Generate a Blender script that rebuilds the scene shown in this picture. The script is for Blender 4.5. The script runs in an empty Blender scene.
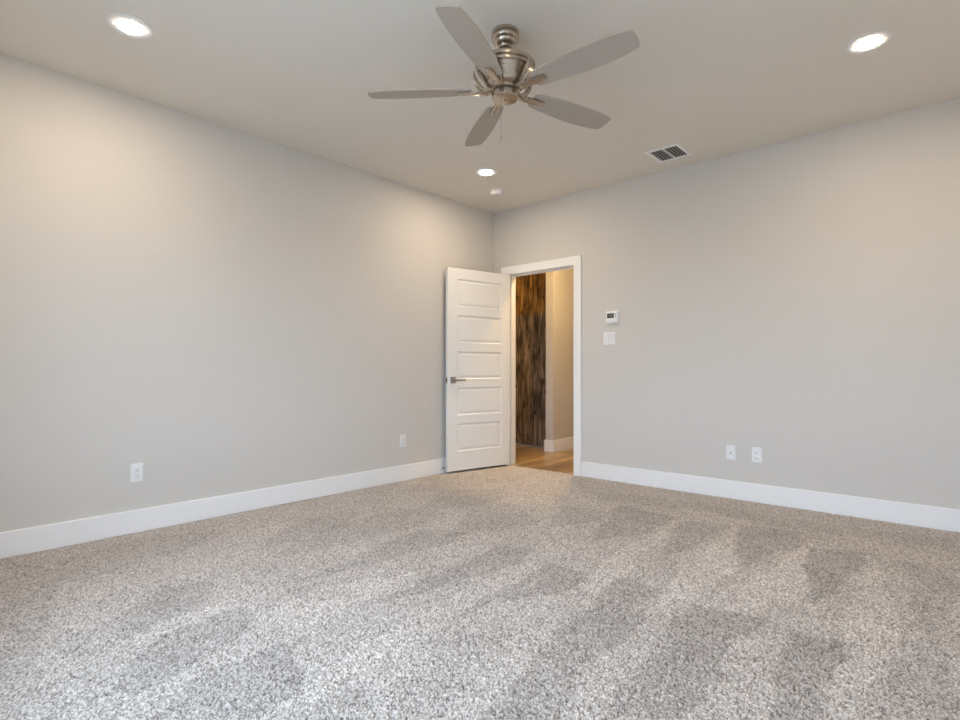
import bpy, bmesh, math, random
from mathutils import Vector, Matrix
import numpy as np
random.seed(7)
sc = bpy.context.scene
COL = sc.collection
R = math.radians

# ------------------------------------------------------------------ camera
cam_d = bpy.data.cameras.new('camera'); cam = bpy.data.objects.new('camera', cam_d); COL.objects.link(cam)
cam.location = (3.93, -4.60, 1.02)
cam.rotation_euler = (R(90), 0, R(41.92))
cam_d.sensor_width = 36.0; cam_d.lens = 36.0*550/960
cam_d.shift_y = 10/960; cam_d.clip_start = 0.02
sc.camera = cam

# ------------------------------------------------------------------ view, sky, light strengths
sc.view_settings.view_transform = 'Standard'; sc.view_settings.look = 'None'
sc.view_settings.gamma = 1.0; sc.view_settings.use_curve_mapping = False
sc.view_settings.exposure = 0.46
SKY = 10.5
LAMP = 272.0
LAMP_COL = (1.0, 0.80, 0.585)
HALL_LAMP = 680.0
w = bpy.data.worlds.new('sky'); sc.world = w; w.use_nodes = True
nt = w.node_tree; nt.nodes.clear()
tc = nt.nodes.new('ShaderNodeTexCoord'); sx = nt.nodes.new('ShaderNodeSeparateXYZ')
rp = nt.nodes.new('ShaderNodeValToRGB'); bgd = nt.nodes.new('ShaderNodeBackground'); wo = nt.nodes.new('ShaderNodeOutputWorld')
mp = nt.nodes.new('ShaderNodeMapRange')
mp.inputs[1].default_value = -1; mp.inputs[2].default_value = 1
nt.links.new(tc.outputs['Generated'], sx.inputs[0]); nt.links.new(sx.outputs[2], mp.inputs[0])
nt.links.new(mp.outputs[0], rp.inputs[0]); nt.links.new(rp.outputs[0], bgd.inputs[0]); nt.links.new(bgd.outputs[0], wo.inputs[0])
cr = rp.color_ramp
cr.elements[0].position = 0.0; cr.elements[0].color = (0.30, 0.31, 0.30, 1)
cr.elements[1].position = 1.0; cr.elements[1].color = (0.55, 0.75, 1.0, 1)
e = cr.elements.new(0.485); e.color = (0.36, 0.38, 0.38, 1)
e = cr.elements.new(0.515); e.color = (0.70, 0.89, 1.20, 1)
bgd.inputs[1].default_value = SKY

# ------------------------------------------------------------------ helpers
def link_obj(name, me, parent=None):
    o = bpy.data.objects.new(name, me); COL.objects.link(o)
    if parent is not None: o.parent = parent
    return o

def obj(name, bm, mat, parent=None, smooth=False, loc=None, rot=None, autosmooth=None):
    bmesh.ops.recalc_face_normals(bm, faces=bm.faces[:])
    me = bpy.data.meshes.new(name); bm.to_mesh(me); bm.free()
    if smooth:
        for p in me.polygons: p.use_smooth = True
    me.materials.append(mat)
    o = link_obj(name, me, parent)
    if autosmooth is not None:
        me.shade_smooth() if hasattr(me, 'shade_smooth') else None
        me.set_sharp_from_angle(angle=R(autosmooth))
    if loc: o.location = loc
    if rot: o.rotation_euler = rot
    return o

def struct(o):
    o['kind'] = 'structure'; return o

def tag(o, label, cat, group=None):
    o['label'] = label; o['category'] = cat
    if group: o['group'] = group
    return o

def empty(name, loc=(0, 0, 0), rot=(0, 0, 0)):
    o = bpy.data.objects.new(name, None); COL.objects.link(o)
    o.empty_display_size = 0.05; o.location = loc; o.rotation_euler = rot
    return o

def add_box(bm, a, b, bevel=0.0, mtx=None, segs=1):
    x0, y0, z0 = [min(a[i], b[i]) for i in range(3)]; x1, y1, z1 = [max(a[i], b[i]) for i in range(3)]
    t = bmesh.new()
    r = bmesh.ops.create_cube(t, size=1.0)
    for v in t.verts:
        v.co = Vector(((x0+x1)/2+v.co.x*(x1-x0), (y0+y1)/2+v.co.y*(y1-y0), (z0+z1)/2+v.co.z*(z1-z0)))
    if bevel > 0:
        bmesh.ops.bevel(t, geom=t.edges[:], offset=bevel, segments=segs, profile=0.5, affect='EDGES')
    merge(bm, t, mtx)

def merge(bm, t, mtx=None):
    if mtx is not None: bmesh.ops.transform(t, matrix=mtx, verts=t.verts[:])
    me = bpy.data.meshes.new('tmp'); t.to_mesh(me); t.free(); bm.from_mesh(me); bpy.data.meshes.remove(me)

def add_lathe(bm, prof, n=48, mtx=None, cap0=True, cap1=True):
    t = bmesh.new(); rings = []
    for r, z in prof:
        if r < 1e-6: rings.append([t.verts.new((0, 0, z))])
        else: rings.append([t.verts.new((r*math.cos(2*math.pi*i/n), r*math.sin(2*math.pi*i/n), z)) for i in range(n)])
    for a, b in zip(rings, rings[1:]):
        for i in range(n):
            j = (i+1) % n
            if len(a) == 1 and len(b) == 1: continue
            if len(a) == 1: t.faces.new((a[0], b[i], b[j]))
            elif len(b) == 1: t.faces.new((a[i], b[0], a[j]))
            else: t.faces.new((a[i], b[i], b[j], a[j]))
    if cap0 and len(rings[0]) > 1: t.faces.new(rings[0])
    if cap1 and len(rings[-1]) > 1: t.faces.new(rings[-1])
    merge(bm, t, mtx)

def add_ribbon(bm, path, mtx=None):
    """solid strap in the local xz plane: path of (x, z, half_width_y, half_thickness)"""
    t = bmesh.new(); secs = []
    for i, (x, z, hw, th) in enumerate(path):
        a = path[max(i-1, 0)]; b = path[min(i+1, len(path)-1)]
        d = Vector((b[0]-a[0], b[1]-a[1])).normalized(); nx, nz = -d.y, d.x
        secs.append([t.verts.new((x+nx*th*s, y*hw, z+nz*th*s)) for s, y in ((1, -.8), (.6, -1), (-.6, -1), (-1, -.8), (-1, .8), (-.6, 1), (.6, 1), (1, .8))])
    for a, b in zip(secs, secs[1:]):
        n = len(a)
        for k in range(n): t.faces.new((a[k], a[(k+1) % n], b[(k+1) % n], b[k]))
    t.faces.new(secs[0]); t.faces.new(secs[-1])
    merge(bm, t, mtx)

def spline(pts, n):
    out = []
    for i in range(len(pts)-1):
        p0 = pts[max(i-1, 0)]; p1 = pts[i]; p2 = pts[i+1]; p3 = pts[min(i+2, len(pts)-1)]
        for k in range(n):
            t = k/n
            out.append(tuple(0.5*((2*b)+(-a+c)*t+(2*a-5*b+4*c-d)*t*t+(-a+3*b-3*c+d)*t**3) for a, b, c, d in zip(p0, p1, p2, p3)))
    out.append(tuple(pts[-1])); return out

# ------------------------------------------------------------------ materials
def mat(name, col, rough=0.5, metal=0.0, spec=0.5):
    m = bpy.data.materials.new(name); m.use_nodes = True
    b = m.node_tree.nodes['Principled BSDF']
    b.inputs['Base Color'].default_value = (*col, 1); b.inputs['Roughness'].default_value = rough
    b.inputs['Metallic'].default_value = metal; b.inputs['Specular IOR Level'].default_value = spec
    return m
def N(m, t, **kw):
    n = m.node_tree.nodes.new(t)
    for k, v in kw.items():
        if isinstance(v, tuple) and k == 'loc': continue
        setattr(n, k, v)
    return n
def L(m, a, b): m.node_tree.links.new(a, b)
def bsdf(m): return m.node_tree.nodes['Principled BSDF']
def add_bump(m, scale, strength, dist=0.002, detail=2.0):
    t = N(m, 'ShaderNodeTexCoord'); n = N(m, 'ShaderNodeTexNoise'); b = N(m, 'ShaderNodeBump')
    n.inputs['Scale'].default_value = scale; n.inputs['Detail'].default_value = detail
    b.inputs['Strength'].default_value = strength; b.inputs['Distance'].default_value = dist
    L(m, t.outputs['Object'], n.inputs['Vector']); L(m, n.outputs['Fac'], b.inputs['Height']); L(m, b.outputs[0], bsdf(m).inputs['Normal'])
    return n
def tint(m, c0, c1, scale, detail=3.0):
    t = N(m, 'ShaderNodeTexCoord'); n = N(m, 'ShaderNodeTexNoise'); r = N(m, 'ShaderNodeMix', data_type='RGBA')
    n.inputs['Scale'].default_value = scale; n.inputs['Detail'].default_value = detail
    r.inputs[6].default_value = (*c0, 1); r.inputs[7].default_value = (*c1, 1)
    L(m, t.outputs['Object'], n.inputs['Vector']); L(m, n.outputs['Fac'], r.inputs[0]); L(m, r.outputs[2], bsdf(m).inputs['Base Color'])

M = {}
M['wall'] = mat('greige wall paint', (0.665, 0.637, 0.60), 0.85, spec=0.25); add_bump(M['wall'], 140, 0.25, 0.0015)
M['ceiling'] = mat('ceiling paint', (0.83, 0.785, 0.715), 0.92, spec=0.15); add_bump(M['ceiling'], 90, 0.3, 0.002)
M['trim'] = mat('white trim paint', (0.90, 0.90, 0.90), 0.38)
M['door'] = mat('white door paint', (0.86, 0.85, 0.83), 0.4)
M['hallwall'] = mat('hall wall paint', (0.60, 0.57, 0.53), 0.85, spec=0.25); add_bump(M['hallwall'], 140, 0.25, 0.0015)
M['plastic'] = mat('white plastic', (0.86, 0.86, 0.86), 0.3)
M['dark'] = mat('dark recess', (0.03, 0.03, 0.03), 0.6)
M['lcd'] = mat('grey display glass', (0.10, 0.11, 0.10), 0.15)
M['lcdink'] = mat('display digits', (0.32, 0.34, 0.32), 0.5)
M['nickel'] = mat('brushed nickel', (0.50, 0.44, 0.375), 0.27, 1.0)
M['satin'] = mat('satin nickel', (0.42, 0.37, 0.33), 0.32, 1.0)
M['blade'] = mat('silver fan blade', (0.45, 0.395, 0.335), 0.55)
M['vent'] = mat('white vent enamel', (0.93, 0.92, 0.91), 0.4)
M['slat'] = mat('vent louvre enamel', (0.42, 0.42, 0.41), 0.45)
M['black'] = mat('black iron', (0.02, 0.02, 0.02), 0.5, 0.6)
M['rubber'] = mat('black rubber', (0.02, 0.02, 0.02), 0.8)

def emis(name, col, s):
    m = bpy.data.materials.new(name); m.use_nodes = True; m.node_tree.nodes.clear()
    e = N(m, 'ShaderNodeEmission'); o = N(m, 'ShaderNodeOutputMaterial')
    e.inputs[0].default_value = (*col, 1); e.inputs[1].default_value = s; L(m, e.outputs[0], o.inputs[0]); return m
M['lens'] = emis('lit lamp lens', LAMP_COL, LAMP)
M['hall_lens'] = emis('lit hall lamp lens', (1.0, 0.67, 0.31), HALL_LAMP)

def glass_mat():
    m = bpy.data.materials.new('window glass'); m.use_nodes = True; m.node_tree.nodes.clear()
    tr = N(m, 'ShaderNodeBsdfTransparent'); g = N(m, 'ShaderNodeBsdfGlossy'); mx = N(m, 'ShaderNodeMixShader'); o = N(m, 'ShaderNodeOutputMaterial')
    tr.inputs[0].default_value = (0.95, 0.97, 0.96, 1); g.inputs['Roughness'].default_value = 0.02; mx.inputs[0].default_value = 0.06
    L(m, tr.outputs[0], mx.inputs[1]); L(m, g.outputs[0], mx.inputs[2]); L(m, mx.outputs[0], o.inputs[0]); return m
M['glass'] = glass_mat()

def carpet_mat():
    m = mat('cut pile carpet', (0.5, 0.47, 0.44), 1.0, spec=0.05)
    t = N(m, 'ShaderNodeTexCoord')
    n1 = N(m, 'ShaderNodeTexNoise'); n1.inputs['Scale'].default_value = 380; n1.inputs['Detail'].default_value = 1.5
    n2 = N(m, 'ShaderNodeTexNoise'); n2.inputs['Scale'].default_value = 3.0; n2.inputs['Detail'].default_value = 3
    L(m, t.outputs['Object'], n1.inputs['Vector']); L(m, t.outputs['Object'], n2.inputs['Vector'])
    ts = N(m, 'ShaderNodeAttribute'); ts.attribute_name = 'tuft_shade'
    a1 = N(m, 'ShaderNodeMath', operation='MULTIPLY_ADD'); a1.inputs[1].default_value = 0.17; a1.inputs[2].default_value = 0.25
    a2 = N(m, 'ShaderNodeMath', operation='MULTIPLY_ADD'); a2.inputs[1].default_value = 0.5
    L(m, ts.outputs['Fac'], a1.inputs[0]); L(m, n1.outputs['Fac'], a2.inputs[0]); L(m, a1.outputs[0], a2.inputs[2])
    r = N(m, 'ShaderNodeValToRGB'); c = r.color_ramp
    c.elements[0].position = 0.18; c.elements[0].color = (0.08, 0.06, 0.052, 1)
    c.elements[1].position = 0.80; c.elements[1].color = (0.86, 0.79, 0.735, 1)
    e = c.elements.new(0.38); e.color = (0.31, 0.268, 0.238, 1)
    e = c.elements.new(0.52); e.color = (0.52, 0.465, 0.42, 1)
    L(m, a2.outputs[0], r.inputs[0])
    at = N(m, 'ShaderNodeAttribute'); at.attribute_name = 'pile_lean'
    mr = N(m, 'ShaderNodeMapRange'); mr.inputs[1].default_value = -1; mr.inputs[2].default_value = 1; mr.inputs[3].default_value = 0.74; mr.inputs[4].default_value = 1.10
    mr2 = N(m, 'ShaderNodeMapRange'); mr2.inputs[1].default_value = 0.3; mr2.inputs[2].default_value = 0.7; mr2.inputs[3].default_value = 0.96; mr2.inputs[4].default_value = 1.04
    mu = N(m, 'ShaderNodeMath', operation='MULTIPLY'); vm = N(m, 'ShaderNodeVectorMath', operation='SCALE')
    L(m, at.outputs['Fac'], mr.inputs[0]); L(m, n2.outputs['Fac'], mr2.inputs[0])
    L(m, mr.outputs[0], mu.inputs[0]); L(m, mr2.outputs[0], mu.inputs[1])
    L(m, r.outputs[0], vm.inputs[0]); L(m, mu.outputs[0], vm.inputs['Scale']); L(m, vm.outputs[0], bsdf(m).inputs['Base Color'])
    return m
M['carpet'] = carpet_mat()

def plank_floor_mat():
    m = mat('oak plank floor', (0.5, 0.3, 0.15), 0.32)
    t = N(m, 'ShaderNodeTexCoord'); mpn = N(m, 'ShaderNodeMapping'); mpn.inputs['Rotation'].default_value = (0, 0, R(90))
    br = N(m, 'ShaderNodeTexBrick'); br.inputs['Scale'].default_value = 1.0; br.inputs['Brick Width'].default_value = 1.1; br.inputs['Row Height'].default_value = 0.13
    br.inputs['Mortar Size'].default_value = 0.0015; br.inputs['Color1'].default_value = (0.62, 0.45, 0.25, 1); br.inputs['Color2'].default_value = (0.27, 0.17, 0.08, 1)
    br.inputs['Mortar'].default_value = (0.16, 0.09, 0.04, 1)
    L(m, t.outputs['Object'], mpn.inputs[0]); L(m, mpn.outputs[0], br.inputs['Vector'])
    m2 = N(m, 'ShaderNodeMapping'); m2.inputs['Scale'].default_value = (22, 1.6, 1); n = N(m, 'ShaderNodeTexNoise'); n.inputs['Scale'].default_value = 1.0; n.inputs['Detail'].default_value = 5
    L(m, t.outputs['Object'], m2.inputs[0]); L(m, m2.outputs[0], n.inputs['Vector'])
    r = N(m, 'ShaderNodeValToRGB'); r.color_ramp.elements[0].position = 0.3; r.color_ramp.elements[0].color = (0.55, 0.5, 0.45, 1); r.color_ramp.elements[1].position = 0.65; r.color_ramp.elements[1].color = (1.15, 1.1, 1.0, 1)
    mx = N(m, 'ShaderNodeMix', data_type='RGBA', blend_type='MULTIPLY'); mx.inputs[0].default_value = 1.0
    L(m, n.outputs['Fac'], r.inputs[0]); L(m, br.outputs['Color'], mx.inputs[6]); L(m, r.outputs[0], mx.inputs[7]); L(m, mx.outputs[2], bsdf(m).inputs['Base Color'])
    return m
M['oak'] = plank_floor_mat()

def rustic_mat():
    m = mat('stained knotty alder', (0.2, 0.12, 0.07), 0.55)
    t = N(m, 'ShaderNodeTexCoord'); a = N(m, 'ShaderNodeMapping'); a.inputs['Scale'].default_value = (46, 46, 2.2)
    n = N(m, 'ShaderNodeTexNoise'); n.inputs['Scale'].default_value = 1.0; n.inputs['Detail'].default_value = 6; n.inputs['Roughness'].default_value = 0.6; n.inputs['Distortion'].default_value = 0.25
    L(m, t.outputs['Object'], a.inputs[0]); L(m, a.outputs[0], n.inputs['Vector'])
    r = N(m, 'ShaderNodeValToRGB'); c = r.color_ramp
    c.elements[0].position = 0.32; c.elements[0].color = (0.05, 0.032, 0.02, 1)
    c.elements[1].position = 0.68; c.elements[1].color = (0.66, 0.46, 0.29, 1)
    e = c.elements.new(0.5); e.color = (0.27, 0.175, 0.11, 1)
    L(m, n.outputs['Fac'], r.inputs[0])
    # knots and smudges of darker stain
    b = N(m, 'ShaderNodeMapping'); b.inputs['Scale'].default_value = (9, 9, 2.8)
    v = N(m, 'ShaderNodeTexNoise'); v.inputs['Scale'].default_value = 1.0; v.inputs['Detail'].default_value = 4; v.inputs['Distortion'].default_value = 0.6
    L(m, t.outputs['Object'], b.inputs[0]); L(m, b.outputs[0], v.inputs['Vector'])
    r2 = N(m, 'ShaderNodeValToRGB'); r2.color_ramp.elements[0].position = 0.36; r2.color_ramp.elements[0].color = (0.30, 0.30, 0.31, 1); r2.color_ramp.elements[1].position = 0.56; r2.color_ramp.elements[1].color = (1.0, 1.0, 1.0, 1)
    L(m, v.outputs['Fac'], r2.inputs[0])
    k = N(m, 'ShaderNodeTexVoronoi'); k.inputs['Scale'].default_value = 1.0; k.inputs['Randomness'].default_value = 1.0
    bk = N(m, 'ShaderNodeMapping'); bk.inputs['Scale'].default_value = (13, 13, 6.5); L(m, t.outputs['Object'], bk.inputs[0]); L(m, bk.outputs[0], k.inputs['Vector'])
    r3 = N(m, 'ShaderNodeValToRGB'); r3.color_ramp.elements[0].position = 0.10; r3.color_ramp.elements[0].color = (0.12, 0.11, 0.1, 1); r3.color_ramp.elements[1].position = 0.24; r3.color_ramp.elements[1].color = (1, 1, 1, 1)
    L(m, k.outputs['Distance'], r3.inputs[0])
    # top rail paler, more orange: partly stain, partly hall light painted into the colour
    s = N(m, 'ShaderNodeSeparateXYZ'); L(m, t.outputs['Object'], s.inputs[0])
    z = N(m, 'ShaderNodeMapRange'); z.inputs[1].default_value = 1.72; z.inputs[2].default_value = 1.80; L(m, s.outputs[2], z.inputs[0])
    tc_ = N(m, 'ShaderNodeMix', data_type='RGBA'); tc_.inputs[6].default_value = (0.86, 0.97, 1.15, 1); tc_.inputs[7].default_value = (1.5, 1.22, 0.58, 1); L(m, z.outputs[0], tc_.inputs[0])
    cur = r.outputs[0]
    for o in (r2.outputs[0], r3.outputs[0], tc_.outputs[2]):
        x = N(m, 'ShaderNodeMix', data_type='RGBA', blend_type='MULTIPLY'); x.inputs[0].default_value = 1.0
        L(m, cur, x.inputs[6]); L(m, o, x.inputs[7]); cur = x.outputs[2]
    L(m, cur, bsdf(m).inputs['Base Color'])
    return m
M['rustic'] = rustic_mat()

# ------------------------------------------------------------------ room shell
W, D, H = 4.32, 4.80, 2.74          # room width (x), depth (towards -y), ceiling height
OX0, OX1, OH = 0.21, 1.03, 2.035    # doorway in the north wall
WT = 0.115

def boxes(name, lst, m, bevel=0.0):
    bm = bmesh.new()
    for a, b in lst: add_box(bm, a, b, bevel)
    return struct(obj(name, bm, m))

def wall_with_holes(name, axis, c0, c1, u0, u1, z0, z1, holes, m):
    """wall slab: axis 'x' runs along x between c0..c1 in y, axis 'y' runs along y; holes = (ua, ub, za, zb)"""
    lst = []; cur = u0
    def bx(ua, ub, za, zb):
        if axis == 'x': lst.append(((ua, c0, za), (ub, c1, zb)))
        else: lst.append(((c0, ua, za), (c1, ub, zb)))
    for ua, ub, za, zb in sorted(holes):
        if ua > cur: bx(cur, ua, z0, z1)
        if za > z0: bx(ua, ub, z0, za)
        if zb < z1: bx(ua, ub, zb, z1)
        cur = ub
    bx(cur, u1, z0, z1)
    return boxes(name, lst, m)

wall_with_holes('wall_north', 'x', 0.0, WT, 0.0, W, 0, H, [(OX0-.02, OX1+.02, 0, OH+.02)], M['wall'])
boxes('wall_west', [((-.15, -D-.15, 0), (0, WT, H))], M['wall'])
WIN_S = [(1.55, 2.60, .55, 2.10), (2.75, 3.80, .55, 2.10)]
wall_with_holes('wall_south', 'x', -D-.15, -D, 0, W, 0, H, WIN_S, M['wall'])
wall_with_holes('wall_east', 'y', W, W+.15, -D-.15, WT, 0, H, [], M['wall'])
boxes('ceiling', [((-.15, -D-.15, H), (W+.15, WT, H+.12))], M['ceiling'])

# carpet: fine grid with the lean of the pile left by the vacuum cleaner
D_STROKES = [
    (1, [(3.01, -2.19), (3.29, -2.11), (3.27, -2.45), (3.29, -2.82), (3.31, -3.0), (3.12, -3.17), (3.07, -2.77)]),
    (1, [(3.39, -2.21), (3.6, -2.13), (3.58, -2.42), (3.58, -2.77), (3.48, -2.85), (3.45, -2.6)]),
    (0.9, [(3.21, -0.96), (3.5, -0.85), (3.47, -1.39), (3.42, -1.87), (3.38, -1.82)]),
    (0.8, [(2.77, -0.75), (3.14, -0.65), (3.19, -0.96), (3.08, -1.31), (3.02, -1.57)]),
    (0.7, [(2.45, -0.9), (2.74, -0.77), (2.73, -1.32), (2.68, -1.67), (2.62, -1.59)]),
    (0.8, [(1.94, -0.8), (2.41, -0.83), (2.41, -1.31), (2.24, -1.71), (2.12, -1.42)]),
    (0.6, [(1.62, -1.09), (2.02, -1.01), (2.01, -1.36), (1.87, -1.68), (1.74, -1.37)]),
    (0.6, [(3.65, -0.88), (3.88, -0.84), (3.88, -1.36), (3.82, -1.91), (3.75, -1.75)]),
    (0.5, [(3.68, -2.22), (3.81, -1.92), (3.89, -2.03), (3.9, -2.47), (3.75, -2.61)]),
    (0.9, [(1.87, -2.16), (2.06, -2.04), (2.14, -2.28), (2.05, -2.86), (1.96, -3.14), (1.93, -2.67)]),
    (0.9, [(2.26, -2.17), (2.51, -2.18), (2.54, -2.42), (2.37, -2.73), (2.34, -3.04), (2.28, -2.66)]),
    (0.9, [(2.63, -2.09), (2.87, -2.13), (2.94, -2.54), (2.93, -2.94), (3.03, -3.25), (2.86, -3.41), (2.77, -3.04), (2.69, -2.63)]),
    (0.7, [(1.27, -2.22), (1.57, -2.07), (1.63, -2.38), (1.55, -3.01), (1.5, -3.2), (1.38, -2.7)]),
    (0.5, [(0.52, -2.63), (0.5, -2.22), (0.66, -2.23), (0.85, -2.5), (0.93, -3.06), (0.88, -3.15)]),
    (0.55, [(0.82, -2.59), (0.78, -1.97), (1.13, -1.8), (1.22, -2.08), (1.19, -2.63), (1.14, -3.05), (1.04, -3.06)]),
    (0.5, [(0.55, -1.35), (0.88, -0.95), (1.18, -1.04), (1.15, -1.51), (0.97, -1.95)]),
    (0.5, [(1.29, -1.77), (1.56, -1.42), (1.76, -1.58), (1.68, -1.91), (1.52, -2.28)]),
    (0.7, [(1.12, -3.69), (1.19, -3.48), (1.38, -3.56), (1.45, -3.68), (1.53, -3.96), (1.31, -3.94)]),
    (0.8, [(1.61, -3.89), (1.57, -3.5), (1.8, -3.56), (1.89, -3.74), (1.98, -4.0), (1.88, -4.08)]),
    (0.9, [(2.01, -3.89), (1.99, -3.57), (2.23, -3.59), (2.33, -3.71), (2.36, -3.85), (2.14, -4.05)]),
    (0.7, [(2.4, -3.69), (2.39, -3.55), (2.56, -3.54), (2.62, -3.62), (2.47, -3.76)]),
    (0.5, [(0.28, -3.91), (0.14, -3.43), (0.4, -3.06), (0.57, -3.31), (0.69, -3.74), (0.7, -3.99)]),
    (0.5, [(0.04, -4.12), (0.46, -3.94), (1.33, -4.14), (1.86, -4.3), (1.82, -4.34)]),
    (0.4, [(0.04, -1.11), (0.25, -0.65), (0.66, -0.68), (0.66, -1.09), (0.36, -1.63)]),
    (0.5, [(1.5, -0.5), (2.21, -0.34), (3.05, -0.36), (3.87, -0.22), (3.87, -0.42), (3.11, -0.63), (2.45, -0.55), (1.75, -0.76)]),
    (0.45, [(2.57, -3.47), (2.54, -3.21), (2.66, -3.19), (2.77, -3.48), (2.66, -3.58)]),
]
L_STROKES = [
    (0.8, [(2.44, -0.91), (2.6, -1.83), (2.72, -2.67), (2.44, -1.97), (2.44, -1.5)]),
    (0.9, [(2.76, -0.76), (3.03, -1.64), (2.99, -2.16), (2.87, -2.41), (2.8, -1.65)]),
    (0.9, [(3.2, -0.95), (3.37, -1.82), (3.2, -2.14), (3.05, -2.19), (3.12, -1.56)]),
    (0.8, [(3.52, -0.89), (3.74, -1.98), (3.68, -2.46), (3.6, -2.54), (3.52, -1.69)]),
    (0.6, [(2.18, -2.21), (2.36, -2.33), (2.34, -3.13), (2.45, -3.65), (2.33, -3.68), (2.18, -3.03)]),
    (0.5, [(1.54, -3.47), (1.64, -3.96), (1.52, -3.98), (1.48, -3.66)]),
    (0.6, [(1.66, -3.13), (1.87, -2.68), (1.96, -3.47), (1.7, -3.52)]),
]

def inside(X, Y, pl):
    res = np.zeros(X.shape, bool); n = len(pl); j = n-1
    for i in range(n):
        xi, yi = pl[i]; xj, yj = pl[j]
        c = ((yi > Y) != (yj > Y)) & (X < (xj-xi)*(Y-yi)/((yj-yi) if abs(yj-yi) > 1e-9 else 1e-9)+xi)
        res ^= c; j = i
    return res
def box_blur(a, n=1):
    for _ in range(n):
        p = np.pad(a, 1, mode='edge')
        a = (p[:-2, 1:-1]+p[2:, 1:-1]+p[1:-1, :-2]+p[1:-1, 2:]+2*p[1:-1, 1:-1])/6
    return a
def carpet():
    nx, ny = 1081, 1201                                  # one point per yarn tuft, four millimetres apart
    rng = np.random.default_rng(5)
    xs = np.linspace(0, W, nx); ys = np.linspace(-D, 0.0, ny)
    X, Y = np.meshgrid(xs, ys)
    # wobble the edges a little so the strokes are not ruler straight
    Xw = X+0.012*np.sin(Y*11+X*3)+0.008*np.sin(Y*31); Yw = Y+0.012*np.sin(X*13+Y*4)+0.008*np.sin(X*29+1)
    lean = 0.10*np.sin((X*0.6+Y*1.0)*9.0)
    for wgt, pl in D_STROKES: lean[inside(Xw, Yw, pl)] -= wgt
    for wgt, pl in L_STROKES: lean[inside(Xw, Yw, pl)] += wgt*0.8
    lean = box_blur(np.clip(lean, -1, 1), 3)
    def norm(a): return (a-a.mean())/a.std()
    fine = norm(rng.standard_normal((ny, nx))); mid = norm(box_blur(rng.standard_normal((ny, nx)), 2)); big = norm(box_blur(rng.standard_normal((ny, nx)), 8))
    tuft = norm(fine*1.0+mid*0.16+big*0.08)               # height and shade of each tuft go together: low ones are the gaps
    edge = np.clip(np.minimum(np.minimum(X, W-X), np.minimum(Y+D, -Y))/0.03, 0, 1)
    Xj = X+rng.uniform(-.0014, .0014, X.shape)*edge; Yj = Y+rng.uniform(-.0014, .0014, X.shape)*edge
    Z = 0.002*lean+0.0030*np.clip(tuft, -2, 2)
    co = np.stack([Xj, Yj, Z-0.005], -1).reshape(-1, 3).astype(np.float32)
    i = np.arange(nx*ny).reshape(ny, nx)
    f = np.stack([i[:-1, :-1], i[:-1, 1:], i[1:, 1:], i[1:, :-1]], -1).reshape(-1, 4).astype(np.int32)
    me = bpy.data.meshes.new('floor'); me.vertices.add(len(co)); me.vertices.foreach_set('co', co.reshape(-1))
    me.loops.add(f.size); me.loops.foreach_set('vertex_index', f.reshape(-1))
    me.polygons.add(len(f)); me.polygons.foreach_set('loop_start', np.arange(0, f.size, 4, dtype=np.int32))
    me.update(calc_edges=True)
    me.polygons.foreach_set('use_smooth', np.ones(len(f), bool))
    for nm, ar in (('pile_lean', lean), ('tuft_shade', np.clip(tuft, -2.5, 2.5))):
        a = me.attributes.new(nm, 'FLOAT', 'POINT'); a.data.foreach_set('value', ar.reshape(-1).astype(np.float32))
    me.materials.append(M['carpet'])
    o = struct(link_obj('floor', me))
    bm = bmesh.new(); add_box(bm, (-.15, -D-.15, -.12), (W+.15, 0.0, -.02))
    add_box(bm, (OX0-.02, 0.0, -.12), (OX1+.02, .035, -.004))
    sub = obj('carpet_backing', bm, M['carpet'], o)
carpet()

# hall beyond the doorway
boxes('floor_hall', [((-1.30, .035, -.10), (1.45, 4.1, -.006))], M['oak'])
boxes('ceiling_hall', [((-1.45, WT, H), (1.6, 4.25, H+.1))], M['ceiling'])
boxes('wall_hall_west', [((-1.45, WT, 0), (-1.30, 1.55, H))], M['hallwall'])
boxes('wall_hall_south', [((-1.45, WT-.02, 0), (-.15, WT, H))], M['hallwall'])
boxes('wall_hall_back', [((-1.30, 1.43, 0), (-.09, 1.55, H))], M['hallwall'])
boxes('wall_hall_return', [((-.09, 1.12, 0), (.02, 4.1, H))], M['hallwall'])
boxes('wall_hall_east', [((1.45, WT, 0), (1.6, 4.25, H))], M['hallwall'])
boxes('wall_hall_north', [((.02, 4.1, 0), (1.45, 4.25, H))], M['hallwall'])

# baseboards: flat boards with an eased top edge
BH, BT = 0.14, 0.016
def base(name, runs, hall=False):
    bm = bmesh.new()
    for a, b in runs: add_box(bm, a, b, 0.003)
    return struct(obj(name, bm, M['trim']))
base('baseboard_west', [((0, -D, -.003), (BT, 0, BH))])
base('baseboard_north', [((BT, -BT, -.003), (OX0-.09, 0, BH)), ((OX1+.09, -BT, -.003), (W, 0, BH))])
base('baseboard_east', [((W-BT, -D, -.003), (W, -BT, BH))])
base('baseboard_south', [((BT, -D, -.003), (W-BT, -D+BT, BH))])
base('baseboard_hall', [((-.09-BT, 1.12-BT, -.006), (.02+BT, 1.12, BH)), ((.02, 1.12, -.006), (.02+BT, 4.1, BH)), ((-.09-BT, 1.12, -.006), (-.09, 1.27, BH))])
base('baseboard_hall_east', [((1.45-BT, WT, -.006), (1.45, 4.1, BH))])

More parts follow.
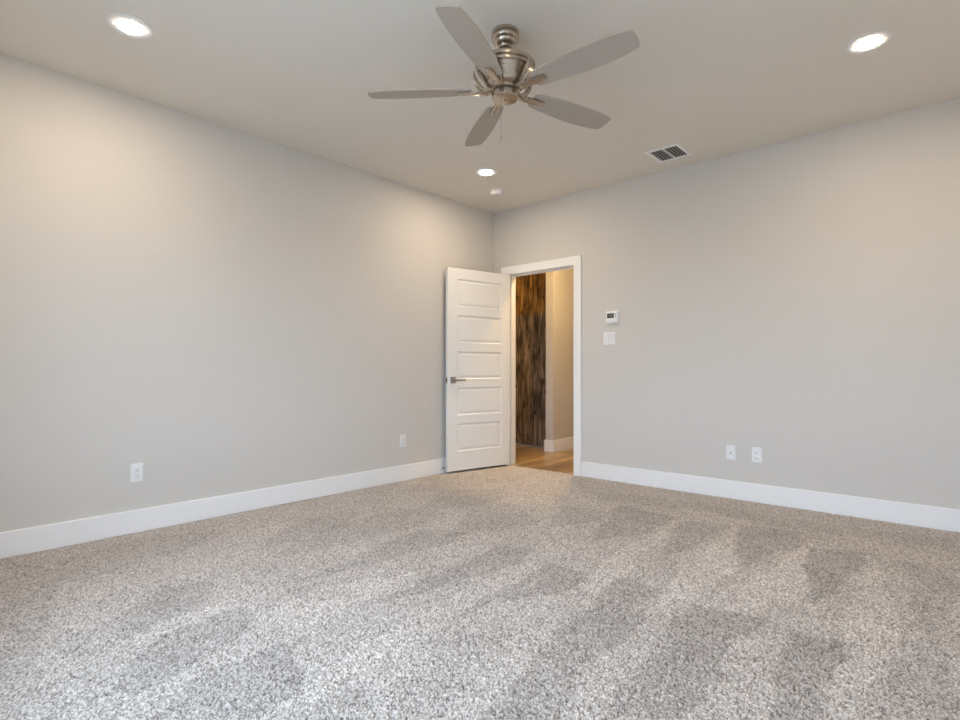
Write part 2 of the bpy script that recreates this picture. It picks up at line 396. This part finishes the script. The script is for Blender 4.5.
# doorway trim: casing on both faces, jambs and stops
CW = 0.085
bm = bmesh.new()
for y0, y1 in ((-.018, 0), (WT, WT+.018)):
    add_box(bm, (OX1+.005, y0, -.004), (OX1+.005+CW-.003, y1, OH+.005), 0.002)
    add_box(bm, (OX0-.005-CW, y0, -.004), (OX0-.005, y1, OH+.005), 0.002)
    add_box(bm, (OX0-.005-CW, y0, OH+.005), (OX1+.002+CW, y1, OH+.005+CW), 0.002)
struct(obj('trim_1', bm, M['trim']))
bm = bmesh.new()
add_box(bm, (OX0-.02, 0, -.004), (OX0, WT, OH+.02)); add_box(bm, (OX1, 0, -.004), (OX1+.02, WT, OH+.02)); add_box(bm, (OX0, 0, OH), (OX1, WT, OH+.02))
add_box(bm, (OX0, .040, -.004), (OX0+.011, .075, OH), .001); add_box(bm, (OX1-.011, .040, -.004), (OX1, .075, OH), .001); add_box(bm, (OX0+.011, .040, OH-.011), (OX1-.011, .075, OH), .001)
struct(obj('trim_2', bm, M['trim']))

# windows behind the camera: the daylight comes in through them
def window(name, axis, c_in, c_out, u0, u1, z0, z1):
    s = 1 if c_out > c_in else -1
    def P(u, c, z): return (u, c, z) if axis == 'x' else (c, u, z)
    root = struct(empty(name, P((u0+u1)/2, c_in, z0)))
    inv = Matrix.Translation(-Vector(root.location))
    f = bmesh.new(); t = .05; cf = c_in+s*.085; cb = c_in+s*.13; zm = (z0+z1)/2
    for a, b in (((u0, z0), (u0+t, z1)), ((u1-t, z0), (u1, z1)), ((u0+t, z0), (u1-t, z0+t)), ((u0+t, z1-t), (u1-t, z1)), ((u0+t, zm-.02), (u1-t, zm+.02))):
        add_box(f, P(a[0], cf, a[1]), P(b[0], cb, b[1]), .003, inv)
    obj('window_frame', f, M['trim'], root)
    g = bmesh.new(); add_box(g, P(u0+t, (cf+cb)/2-.002, z0+t), P(u1-t, (cf+cb)/2+.002, z1-t), 0, inv); obj('glass_pane', g, M['glass'], root)
    sl = bmesh.new(); add_box(sl, P(u0-.04, c_in-s*.03, z0-.022), P(u1+.04, cf, z0+.004), .003, inv); obj('window_sill', sl, M['trim'], root)
    # sky portal in the opening (guides sampling of the sky, gives off nothing itself)
    ld = bpy.data.lights.new('sky_portal', 'AREA'); ld.shape = 'RECTANGLE'; ld.size = u1-u0; ld.size_y = z1-z0; ld.cycles.is_portal = True
    lo = bpy.data.objects.new('sky_portal', ld); COL.objects.link(lo); lo.location = P((u0+u1)/2, c_in+s*.16, (z0+z1)/2)
    dirv = Vector(P(0, -s, 0)) if axis == 'x' else Vector((-s, 0, 0))
    lo.rotation_euler = dirv.to_track_quat('-Z', 'Z').to_euler()
    return root
window('window_1', 'x', -D, -D-.15, *WIN_S[0]); window('window_2', 'x', -D, -D-.15, *WIN_S[1])
# paving outside, seen only through the windows
tm = mat('pale paving', (0.42, 0.40, 0.37), 0.95)
boxes('ground_outside', [((-30, -40, -.6), (40, -D-.15, -.3)), ((W+1.5, -D-.15, -.6), (40, 30, -.3))], tm)

# ------------------------------------------------------------------ door_1: white five panel door standing open
def panel_door(width, height, thick, stile, panels):
    """local: x 0..width from the hinge, y 0..thick, z 0..height; panels = list of (z0, z1)"""
    bm = bmesh.new()
    xs = [0, stile, width-stile, width]; zs = [0]
    for a, b in sorted(panels): zs += [a, b]
    zs.append(height)
    rings = [(0, 0), (.003, .004), (.010, .0085), (.019, .0085), (.034, .0035), (.040, .0035)]
    for y, s in ((0.0, 1), (thick, -1)):
        def q(x0, z0, x1, z1, d=0): return [bm.verts.new((x, y+s*d, z)) for x, z in ((x0, z0), (x1, z0), (x1, z1), (x0, z1))]
        for i in range(3):
            for k in range(len(zs)-1):
                if i == 1 and k % 2 == 1:
                    prev = None
                    for ins, d in rings:
                        cur = q(xs[1]+ins, zs[k]+ins, xs[2]-ins, zs[k+1]-ins, d)
                        if prev:
                            for a in range(4): bm.faces.new((prev[a], prev[(a+1) % 4], cur[(a+1) % 4], cur[a]))
                        prev = cur
                    bm.faces.new(prev)
                else: bm.faces.new(q(xs[i], zs[k], xs[i+1], zs[k+1]))
    for k in range(len(zs)-1):
        for x in (0, width): bm.faces.new([bm.verts.new(c) for c in ((x, 0, zs[k]), (x, thick, zs[k]), (x, thick, zs[k+1]), (x, 0, zs[k+1]))])
    for i in range(3):
        for z in (0, height): bm.faces.new([bm.verts.new(c) for c in ((xs[i], 0, z), (xs[i+1], 0, z), (xs[i+1], thick, z), (xs[i], thick, z))])
    bmesh.ops.remove_doubles(bm, verts=bm.verts[:], dist=1e-5)
    return bm
DW, DH, DT = 0.79, 2.012, 0.035
panels = [(1.905-.36*k-.275, 1.905-.36*k) for k in range(5)]
# local +x runs from the hinge to the free edge, local +y (the thickness) to the east, the side we see
door = struct(obj('door_1', panel_door(DW, DH, DT, .115, panels), M['door'], loc=(OX0+.004, -.016, .020), rot=(0, 0, R(-101.5))))
door['label'] = 'white five panel door standing open against the left wall'

def door_lever(parent, side):
    """side +1: on the seen face (local +y beyond thickness)"""
    y = DT if side > 0 else 0.0; s = side
    bm = bmesh.new(); add_box(bm, (DW-.092, y, .868), (DW-.028, y+s*.008, .932), .0015)
    rose = obj('door_handle', bm, M['satin'], parent)
    t = bmesh.new(); add_lathe(t, [(.0105, 0), (.0105, .040)], 20, Matrix.Translation((DW-.060, y+s*.008, .900)) @ Matrix.Rotation(R(-90*s), 4, 'X'))
    add_box(t, (DW-.185, y+s*.038, .892), (DW-.048, y+s*.048, .908), .003, segs=2)
    obj('lever', t, M['satin'], rose)
door_lever(door, 1); door_lever(door, -1)
bm = bmesh.new(); add_box(bm, (DW-.0005, .0055, .872), (DW+.0015, .0295, .928), .0006); lp = obj('latch_plate', bm, M['satin'], door)
bm = bmesh.new(); add_box(bm, (DW, .012, .892), (DW+.010, .023, .908), .002); obj('latch_bolt', bm, M['black'], lp)
for hz in (.20, 1.0, 1.80):
    bm = bmesh.new()
    add_lathe(bm, [(.0055, hz), (.0065, hz+.004), (.0065, hz+.086), (.0055, hz+.09)], 14, Matrix.Translation((-.0065, -.004, 0)))
    add_box(bm, (-.0018, .001, hz), (-.0002, .031, hz+.09))
    obj('hinge', bm, M['satin'], door)

# baseboard door stop: spring with a rubber tip
st = tag(empty('door_stop', (BT, -.83, .06)), 'small white baseboard door stop with black rubber tip beside the open white door', 'door stop')
bm = bmesh.new(); add_lathe(bm, [(.011, 0), (.011, .004), (.006, .008), (.004, .012)], 20, Matrix.Rotation(R(90), 4, 'Y')); obj('mounting_plate', bm, M['plastic'], st)
bm = bmesh.new()
prof = []
for i in range(9): prof += [(.0045, .010+i*.003), (.0058, .0115+i*.003)]
add_lathe(bm, prof+[(.0045, .038)], 16, Matrix.Rotation(R(90), 4, 'Y')); obj('spring', bm, M['plastic'], st)
bm = bmesh.new(); add_lathe(bm, [(.0075, .036), (.0085, .038), (.0085, .046), (.007, .049)], 20, Matrix.Rotation(R(90), 4, 'Y')); obj('rubber_tip', bm, M['rubber'], st)

# ------------------------------------------------------------------ door_2: rustic sliding door in the hall
d2 = struct(empty('door_2', (-.62, 1.36, .012)))
d2['label'] = 'dark stained rustic plank sliding door in the hall beyond the open doorway'
bm = bmesh.new(); bw = .1375
for i in range(8): add_box(bm, (-.49+i*bw*.89+.0008, 0, 0), (-.49+(i+1)*bw*.89-.0008, .032, 2.44), .0035)
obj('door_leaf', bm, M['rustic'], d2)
for hx in (-.33, .33):
    bm = bmesh.new(); add_box(bm, (hx-.022, -.006, 2.36), (hx+.022, -.0005, 2.56), .001)
    hg = obj('hanger_strap', bm, M['black'], d2)
    bm = bmesh.new(); add_lathe(bm, [(.01, -.012), (.045, -.012), (.045, .004), (.01, .004)], 28, Matrix.Translation((hx, .008, 2.575)) @ Matrix.Rotation(R(90), 4, 'X')); obj('roller_wheel', bm, M['black'], hg)
bm = bmesh.new(); add_box(bm, (-.66, .006, 2.485), (.52, .014, 2.525), .001)
for x in (-.6, -.2, .2, .48): add_box(bm, (x-.012, .014, 2.49), (x+.012, .070, 2.52))
obj('sliding_rail', bm, M['black'], d2)

# ------------------------------------------------------------------ ceiling fan
FX, FY = 2.155, -2.431
fan = tag(empty('ceiling_fan', (FX, FY, H)), 'brushed nickel ceiling fan with five silver grey blades in the middle of the ceiling', 'ceiling fan')
def z(v): return v-H
bm = bmesh.new()
add_lathe(bm, [(.068, z(2.74)), (.070, z(2.736)), (.070, z(2.723)), (.063, z(2.719)), (.063, z(2.716)), (.070, z(2.712)), (.071, z(2.706)), (.067, z(2.697)), (.057, z(2.692)), (.059, z(2.686)), (.055, z(2.676)), (.044, z(2.669)), (.035, z(2.667)), (.037, z(2.662)), (.033, z(2.656)), (.026, z(2.654))], 56, cap0=True)
obj('canopy', bm, M['nickel'], fan, autosmooth=40)
bm = bmesh.new(); add_lathe(bm, [(.012, z(2.665)), (.012, z(2.585))], 24); add_lathe(bm, [(.022, z(2.600)), (.022, z(2.588)), (.030, z(2.583))], 28)
obj('downrod', bm, M['nickel'], fan, autosmooth=40)
bm = bmesh.new()
add_lathe(bm, [(.030, z(2.592)), (.090, z(2.588)), (.130, z(2.582)), (.148, z(2.575)), (.153, z(2.567)), (.151, z(2.557)), (.141, z(2.553)), (.143, z(2.549)), (.141, z(2.540)), (.132, z(2.534)),
    (.130, z(2.532)), (.1285, z(2.526)), (.121, z(2.518)), (.1195, z(2.516)), (.118, z(2.510)), (.111, z(2.502)), (.1095, z(2.500)), (.108, z(2.494)), (.101, z(2.487)), (.099, z(2.484)), (.095, z(2.474)), (.082, z(2.467)), (.060, z(2.463))], 64)
bmesh.ops.scale(bm, vec=(1, 1, 1.09), space=Matrix.Translation((0, 0, -z(2.592))), verts=bm.verts[:])
obj('motor_housing', bm, M['nickel'], fan, autosmooth=35)
bm = bmesh.new(); add_lathe(bm, [(.055, z(2.462)), (.072, z(2.458)), (.074, z(2.438)), (.060, z(2.434)), (.056, z(2.428))], 48)
obj('rotor_hub', bm, M['nickel'], fan, autosmooth=35)
bm = bmesh.new(); add_lathe(bm, [(.056, z(2.434)), (.066, z(2.430)), (.0685, z(2.426)), (.0685, z(2.402)), (.064, z(2.397)), (.040, z(2.394)), (0, z(2.392))], 56)
add_lathe(bm, [(.006, z(2.394)), (.006, z(2.388)), (0, z(2.387))], 16)
cap = obj('switch_housing', bm, M['nickel'], fan, autosmooth=35)
bm = bmesh.new(); add_lathe(bm, [(.0009, z(2.41)), (.0009, z(2.215))], 6, Matrix.Translation((-.018, -.012, 0)))
pc = obj('pull_chain', bm, M['nickel'], fan)
bm = bmesh.new(); add_lathe(bm, [(.001, z(2.218)), (.0028, z(2.212)), (.0036, z(2.190)), (.0030, z(2.176)), (.001, z(2.172))], 12, Matrix.Translation((-.018, -.012, 0)))
obj('chain_fob', bm, M['satin'], pc)

def blade_mesh():
    # outline points (u, v) : v > 0 is the raised (clockwise) side
    top = spline([(.170, .034), (.185, .046), (.24, .055), (.33, .064), (.45, .070), (.56, .069), (.65, .062), (.684, .055)], 4)
    tip = spline([(.684, .055), (.697, .046), (.702, .010), (.698, -.030), (.690, -.050)], 4)
    bot = spline([(.690, -.050), (.64, -.061), (.55, -.070), (.43, -.070), (.32, -.062), (.23, -.054), (.180, -.046), (.170, -.034)], 4)
    pts = top[:-1]+tip[:-1]+bot[:-1]+[(.170, -.034)]
    bm = bmesh.new()
    a = [bm.verts.new((u, v, .0035)) for u, v in pts]; b = [bm.verts.new((u, v, -.0035)) for u, v in pts]
    n = len(pts)
    bm.faces.new(a); bm.faces.new(b[::-1])
    for i in range(n): bm.faces.new((a[i], a[(i+1) % n], b[(i+1) % n], b[i]))
    return bm
def arm_mesh(pitch):
    bm = bmesh.new()
    tw = Matrix.Rotation(pitch, 4, 'X')
    # strap screwed under the blade, tilted with it
    add_ribbon(bm, [(.118, -.010, .019, .005), (.150, -.010, .020, .0055), (.190, -.0095, .020, .0055), (.225, -.009, .019, .005), (.240, -.008, .017, .0045), (.243, -.007, .015, .003)], tw)
    for sx_, sy_ in ((.180, 0), (.215, 0)):
        add_lathe(bm, [(.0001, -.0175), (.004, -.0168), (.0048, -.013)], 12, tw @ Matrix.Translation((sx_, sy_, 0)))
    # arm from the rotor hub out to the strap
    add_ribbon(bm, spline([(.052, .010, .022, .007), (.080, -.004, .021, .007), (.105, -.012, .020, .006), (.135, -.011, .019, .005)], 4))
    # scroll that curls up beside the motor housing
    add_ribbon(bm, spline([(.085, -.006, .022, .008), (.116, .006, .024, .010), (.138, .030, .023, .010), (.153, .062, .018, .008), (.160, .104, .006, .002)], 5))
    return bm
PITCH = R(12)
BZ = 2.441-H
bl0 = am0 = None
for k in range(5):
    # first blade at 73 degrees from the room's x axis
    th = R(32.5+72*k+41.92)
    rot = (0, 0, th)
    # local +v (y) must lie clockwise seen from above -> mirror: pitch lowers +y; v>0 stored on -y side by rotating half turn about u
    if bl0 is None:
        bm = blade_mesh(); bmesh.ops.scale(bm, vec=(1.005, -1.03, 1), verts=bm.verts[:]); bmesh.ops.rotate(bm, cent=(0, 0, 0), matrix=Matrix.Rotation(-PITCH, 3, 'X'), verts=bm.verts[:])
        bl0 = obj('blade', bm, M['blade'], fan); am0 = obj('blade_arm', arm_mesh(-PITCH), M['nickel'], fan, autosmooth=35)
        b, a = bl0, am0
    else:
        b = bl0.copy(); COL.objects.link(b); b.parent = fan; a = am0.copy(); COL.objects.link(a); a.parent = fan
    b.location = (0, 0, BZ); b.rotation_euler = rot; a.location = (0, 0, BZ); a.rotation_euler = rot

# ------------------------------------------------------------------ recessed lights
def downlight(x, y, label, group, lens='lens'):
    t = tag(empty('recessed_light', (x, y, H)), label, 'ceiling light', group)
    bm = bmesh.new(); add_lathe(bm, [(.056, .0), (.0995, .0), (.100, -.002), (.098, -.0040), (.092, -.0048), (.064, -.0050), (.057, -.0035)], 64, cap0=False, cap1=False)
    obj('trim_ring', bm, M['plastic'], t, autosmooth=50)
    bm = bmesh.new(); add_lathe(bm, [(.0575, -.0040), (.0570, -.0056), (.052, -.0068), (.040, -.0078), (.022, -.0086), (0, -.0088)], 48)
    obj('lens', bm, M[lens], t, smooth=True)
    return t
G = 'recessed ceiling lights around the fan'
downlight(.79, -3.72, 'lit round recessed ceiling light nearest the left wall, at upper left of the photo', G)
downlight(3.52, -1.09, 'lit round recessed ceiling light at upper right, to the right of the fan and vent', G)
downlight(.78, -1.01, 'lit round recessed ceiling light beside the smoke detector near the room corner', G)
downlight(3.52, -3.72, 'lit round recessed ceiling light almost directly above the camera, near the windows', G)
downlight(.72, .62, 'lit round recessed light on the hall ceiling beyond the open door', None, 'hall_lens')

# ------------------------------------------------------------------ smoke detector
sd = tag(empty('smoke_detector', (.515, -.565, H)), 'small round white smoke detector on the ceiling close to the room corner', 'smoke detector')
bm = bmesh.new(); add_lathe(bm, [(.066, 0), (.068, -.003), (.066, -.009), (.060, -.011)], 48); obj('mounting_base', bm, M['plastic'], sd, autosmooth=40)
bm = bmesh.new(); add_lathe(bm, [(.050, -.010), (.050, -.018)], 40); obj('sensor_grille', bm, M['dark'], sd, autosmooth=40)
bm = bmesh.new(); add_lathe(bm, [(.056, -.017), (.058, -.020), (.055, -.033), (.046, -.040), (.020, -.043), (0, -.043)], 48)
for i in range(16):
    a = 2*math.pi*i/16; add_box(bm, (.048, -.004, -.019), (.056, .004, -.010), 0, Matrix.Rotation(a, 4, 'Z'))
cv = obj('cover', bm, M['plastic'], sd, autosmooth=40)
bm = bmesh.new(); add_lathe(bm, [(.009, -.042), (.009, -.0445), (0, -.045)], 20, Matrix.Translation((.018, -.012, 0))); obj('test_button', bm, M['slat'], sd, autosmooth=40)

# ------------------------------------------------------------------ ceiling air register
vt = tag(empty('air_vent', (2.13, -.359, H)), 'white rectangular air vent with two rows of louvres on the ceiling near the right wall', 'air vent')
vx, vy = .135, .145
bm = bmesh.new(); fr = .030
for a, b in (((-vx, -vy), (vx, -vy+fr)), ((-vx, vy-fr), (vx, vy)), ((-vx, -vy+fr), (-vx+fr, vy-fr)), ((vx-fr, -vy+fr), (vx, vy-fr)), ((-.006, -vy+fr), (.006, vy-fr))):
    add_box(bm, (a[0], a[1], -.009), (b[0], b[1], 0), .003)
obj('frame', bm, M['vent'], vt)
bm = bmesh.new(); add_box(bm, (-vx+.02, -vy+.02, -.0012), (vx-.02, vy-.02, -.0003)); obj('duct_opening', bm, M['dark'], vt)
n = 9
for s in (-1, 1):
    for i in range(4):
        bm = bmesh.new(); x = s*(.018+i*.0235)
        add_box(bm, (-.0075, -vy+fr, -.0008), (.0075, vy-fr, .0008), 0, Matrix.Translation((x, 0, -.0068)) @ Matrix.Rotation(R(22), 4, 'Y'))
        obj('louvre', bm, M['slat'], vt)

# ------------------------------------------------------------------ wall plates; local: x right, z up, -y out of the wall
def plate_bm(w_, h_, d=.006):
    bm = bmesh.new(); add_box(bm, (-w_/2, -d, -h_/2), (w_/2, 0, h_/2), .002, segs=2); return bm
def wall_thing(name, pos, wall):
    return empty(name, pos, (0, 0, 0) if wall == 'north' else (0, 0, R(90)))
def screw(bm_parent, x, zz, d=.0072):
    bm = bmesh.new(); add_lathe(bm, [(.0032, 0), (.0030, .001), (0, .0014)], 12, Matrix.Translation((x, -d+.0010, zz)) @ Matrix.Rotation(R(90), 4, 'X')); obj('screw', bm, M['plastic'], bm_parent, smooth=True)
def outlet(pos, wall, label):
    t = tag(wall_thing('wall_outlet', pos, wall), label, 'outlet', 'white wall outlets and plates above the baseboards')
    p = obj('cover_plate', plate_bm(.071, .116), M['plastic'], t); screw(p, 0, 0)
    for s in (-1, 1):
        bm = bmesh.new(); zc = s*.0195
        add_lathe(bm, [(.0170, 0), (.0170, .0020), (.0155, .0030)], 32, Matrix.Translation((0, -.0055, zc)) @ Matrix.Rotation(R(90), 4, 'X'))
        r = obj('socket', bm, M['plastic'], t, autosmooth=40)
        bm = bmesh.new()
        for x, hh in ((-.0063, .0085), (.0063, .0070)): add_box(bm, (x-.0012, -.0090, zc+.002-hh/2), (x+.0012, -.0082, zc+.002+hh/2))
        add_lathe(bm, [(.0024, 0), (.0024, .0008)], 12, Matrix.Translation((0, -.0082, zc-.0085)) @ Matrix.Rotation(R(90), 4, 'X'))
        obj('slots', bm, M['dark'], r)
    return t
outlet((0, -3.466, .373), 'west', 'white duplex outlet on the left wall nearest the left edge of the photo')
outlet((0, -1.291, .365), 'west', 'white duplex outlet on the left wall near the open white door')
outlet((2.681, 0, .363), 'north', 'white duplex outlet on the right wall, right of the cable jack plate')
t = tag(wall_thing('cable_jack', (2.489, 0, .362), 'north'), 'white wall plate with one round cable jack, left of the right wall outlet', 'cable jack')
p = obj('cover_plate', plate_bm(.071, .116), M['plastic'], t); screw(p, 0, .042); screw(p, 0, -.042)
bm = bmesh.new(); add_lathe(bm, [(.0075, 0), (.0075, .003)], 6, Matrix.Translation((0, -.0055, 0)) @ Matrix.Rotation(R(90), 4, 'X')); add_lathe(bm, [(.0048, .002), (.0048, .010)], 16, Matrix.Translation((0, -.0055, 0)) @ Matrix.Rotation(R(90), 4, 'X'))
obj('jack', bm, M['satin'], t)
# light switch: two rocker paddles
t = tag(wall_thing('light_switch', (1.414, 0, 1.313), 'north'), 'white double rocker light switch on the right wall below the thermostat', 'light switch')
p = obj('cover_plate', plate_bm(.118, .116), M['plastic'], t)
for x in (-.023, .023):
    bm = bmesh.new(); add_box(bm, (x-.0175, -.0068, -.0345), (x+.0175, -.0055, .0345), .0003); fr_ = obj('rocker_surround', bm, M['slat'], t)
    bm = bmesh.new(); add_box(bm, (x-.0160, -.0085, -.0330), (x+.0160, -.0060, .0330), .001, Matrix.Rotation(R(2.0), 4, 'X')); obj('rocker', bm, M['plastic'], t)
    for zz in (-.047, .047): screw(p, x, zz)
# thermostat
t = tag(wall_thing('thermostat', (1.450, 0, 1.506), 'north'), 'white wall thermostat with small dark display, above the light switch', 'thermostat')
bm = bmesh.new(); add_box(bm, (-.066, -.007, -.058), (.066, 0, .058), .003, segs=2); obj('back_plate', bm, M['plastic'], t)
bm = bmesh.new(); add_box(bm, (-.060, -.027, -.052), (.060, -.006, .052), .006, segs=3); obj('body', bm, M['plastic'], t, autosmooth=40)
bm = bmesh.new(); add_box(bm, (-.046, -.0285, -.008), (.024, -.0265, .036), .0008); sc_ = obj('display', bm, M['lcd'], t)
bm = bmesh.new()
for x0 in (-.020, -.004):                                   # two seven-segment digits of the reading
    for a, b in (((0, .020), (.010, .022)), ((0, .012), (.010, .014)), ((0, .004), (.010, .006)), ((0, .004), (.002, .014)), ((.008, .012), (.010, .022)), ((0, .012), (.002, .022)) if x0 > -.01 else ((.008, .004), (.010, .014))):
        add_box(bm, (x0+a[0], -.0290, a[1]), (x0+b[0], -.0284, b[1]))
obj('display_digits', bm, M['lcdink'], sc_)
for k, zz in enumerate((.024, .004)):
    bm = bmesh.new(); add_box(bm, (.034, -.0290, zz-.006), (.048, -.0262, zz+.006), .001); obj('button', bm, M['slat'], t)
bm = bmesh.new(); add_box(bm, (-.046, -.0278, -.040), (.046, -.0266, -.0385)); obj('cover_seam', bm, M['slat'], t)
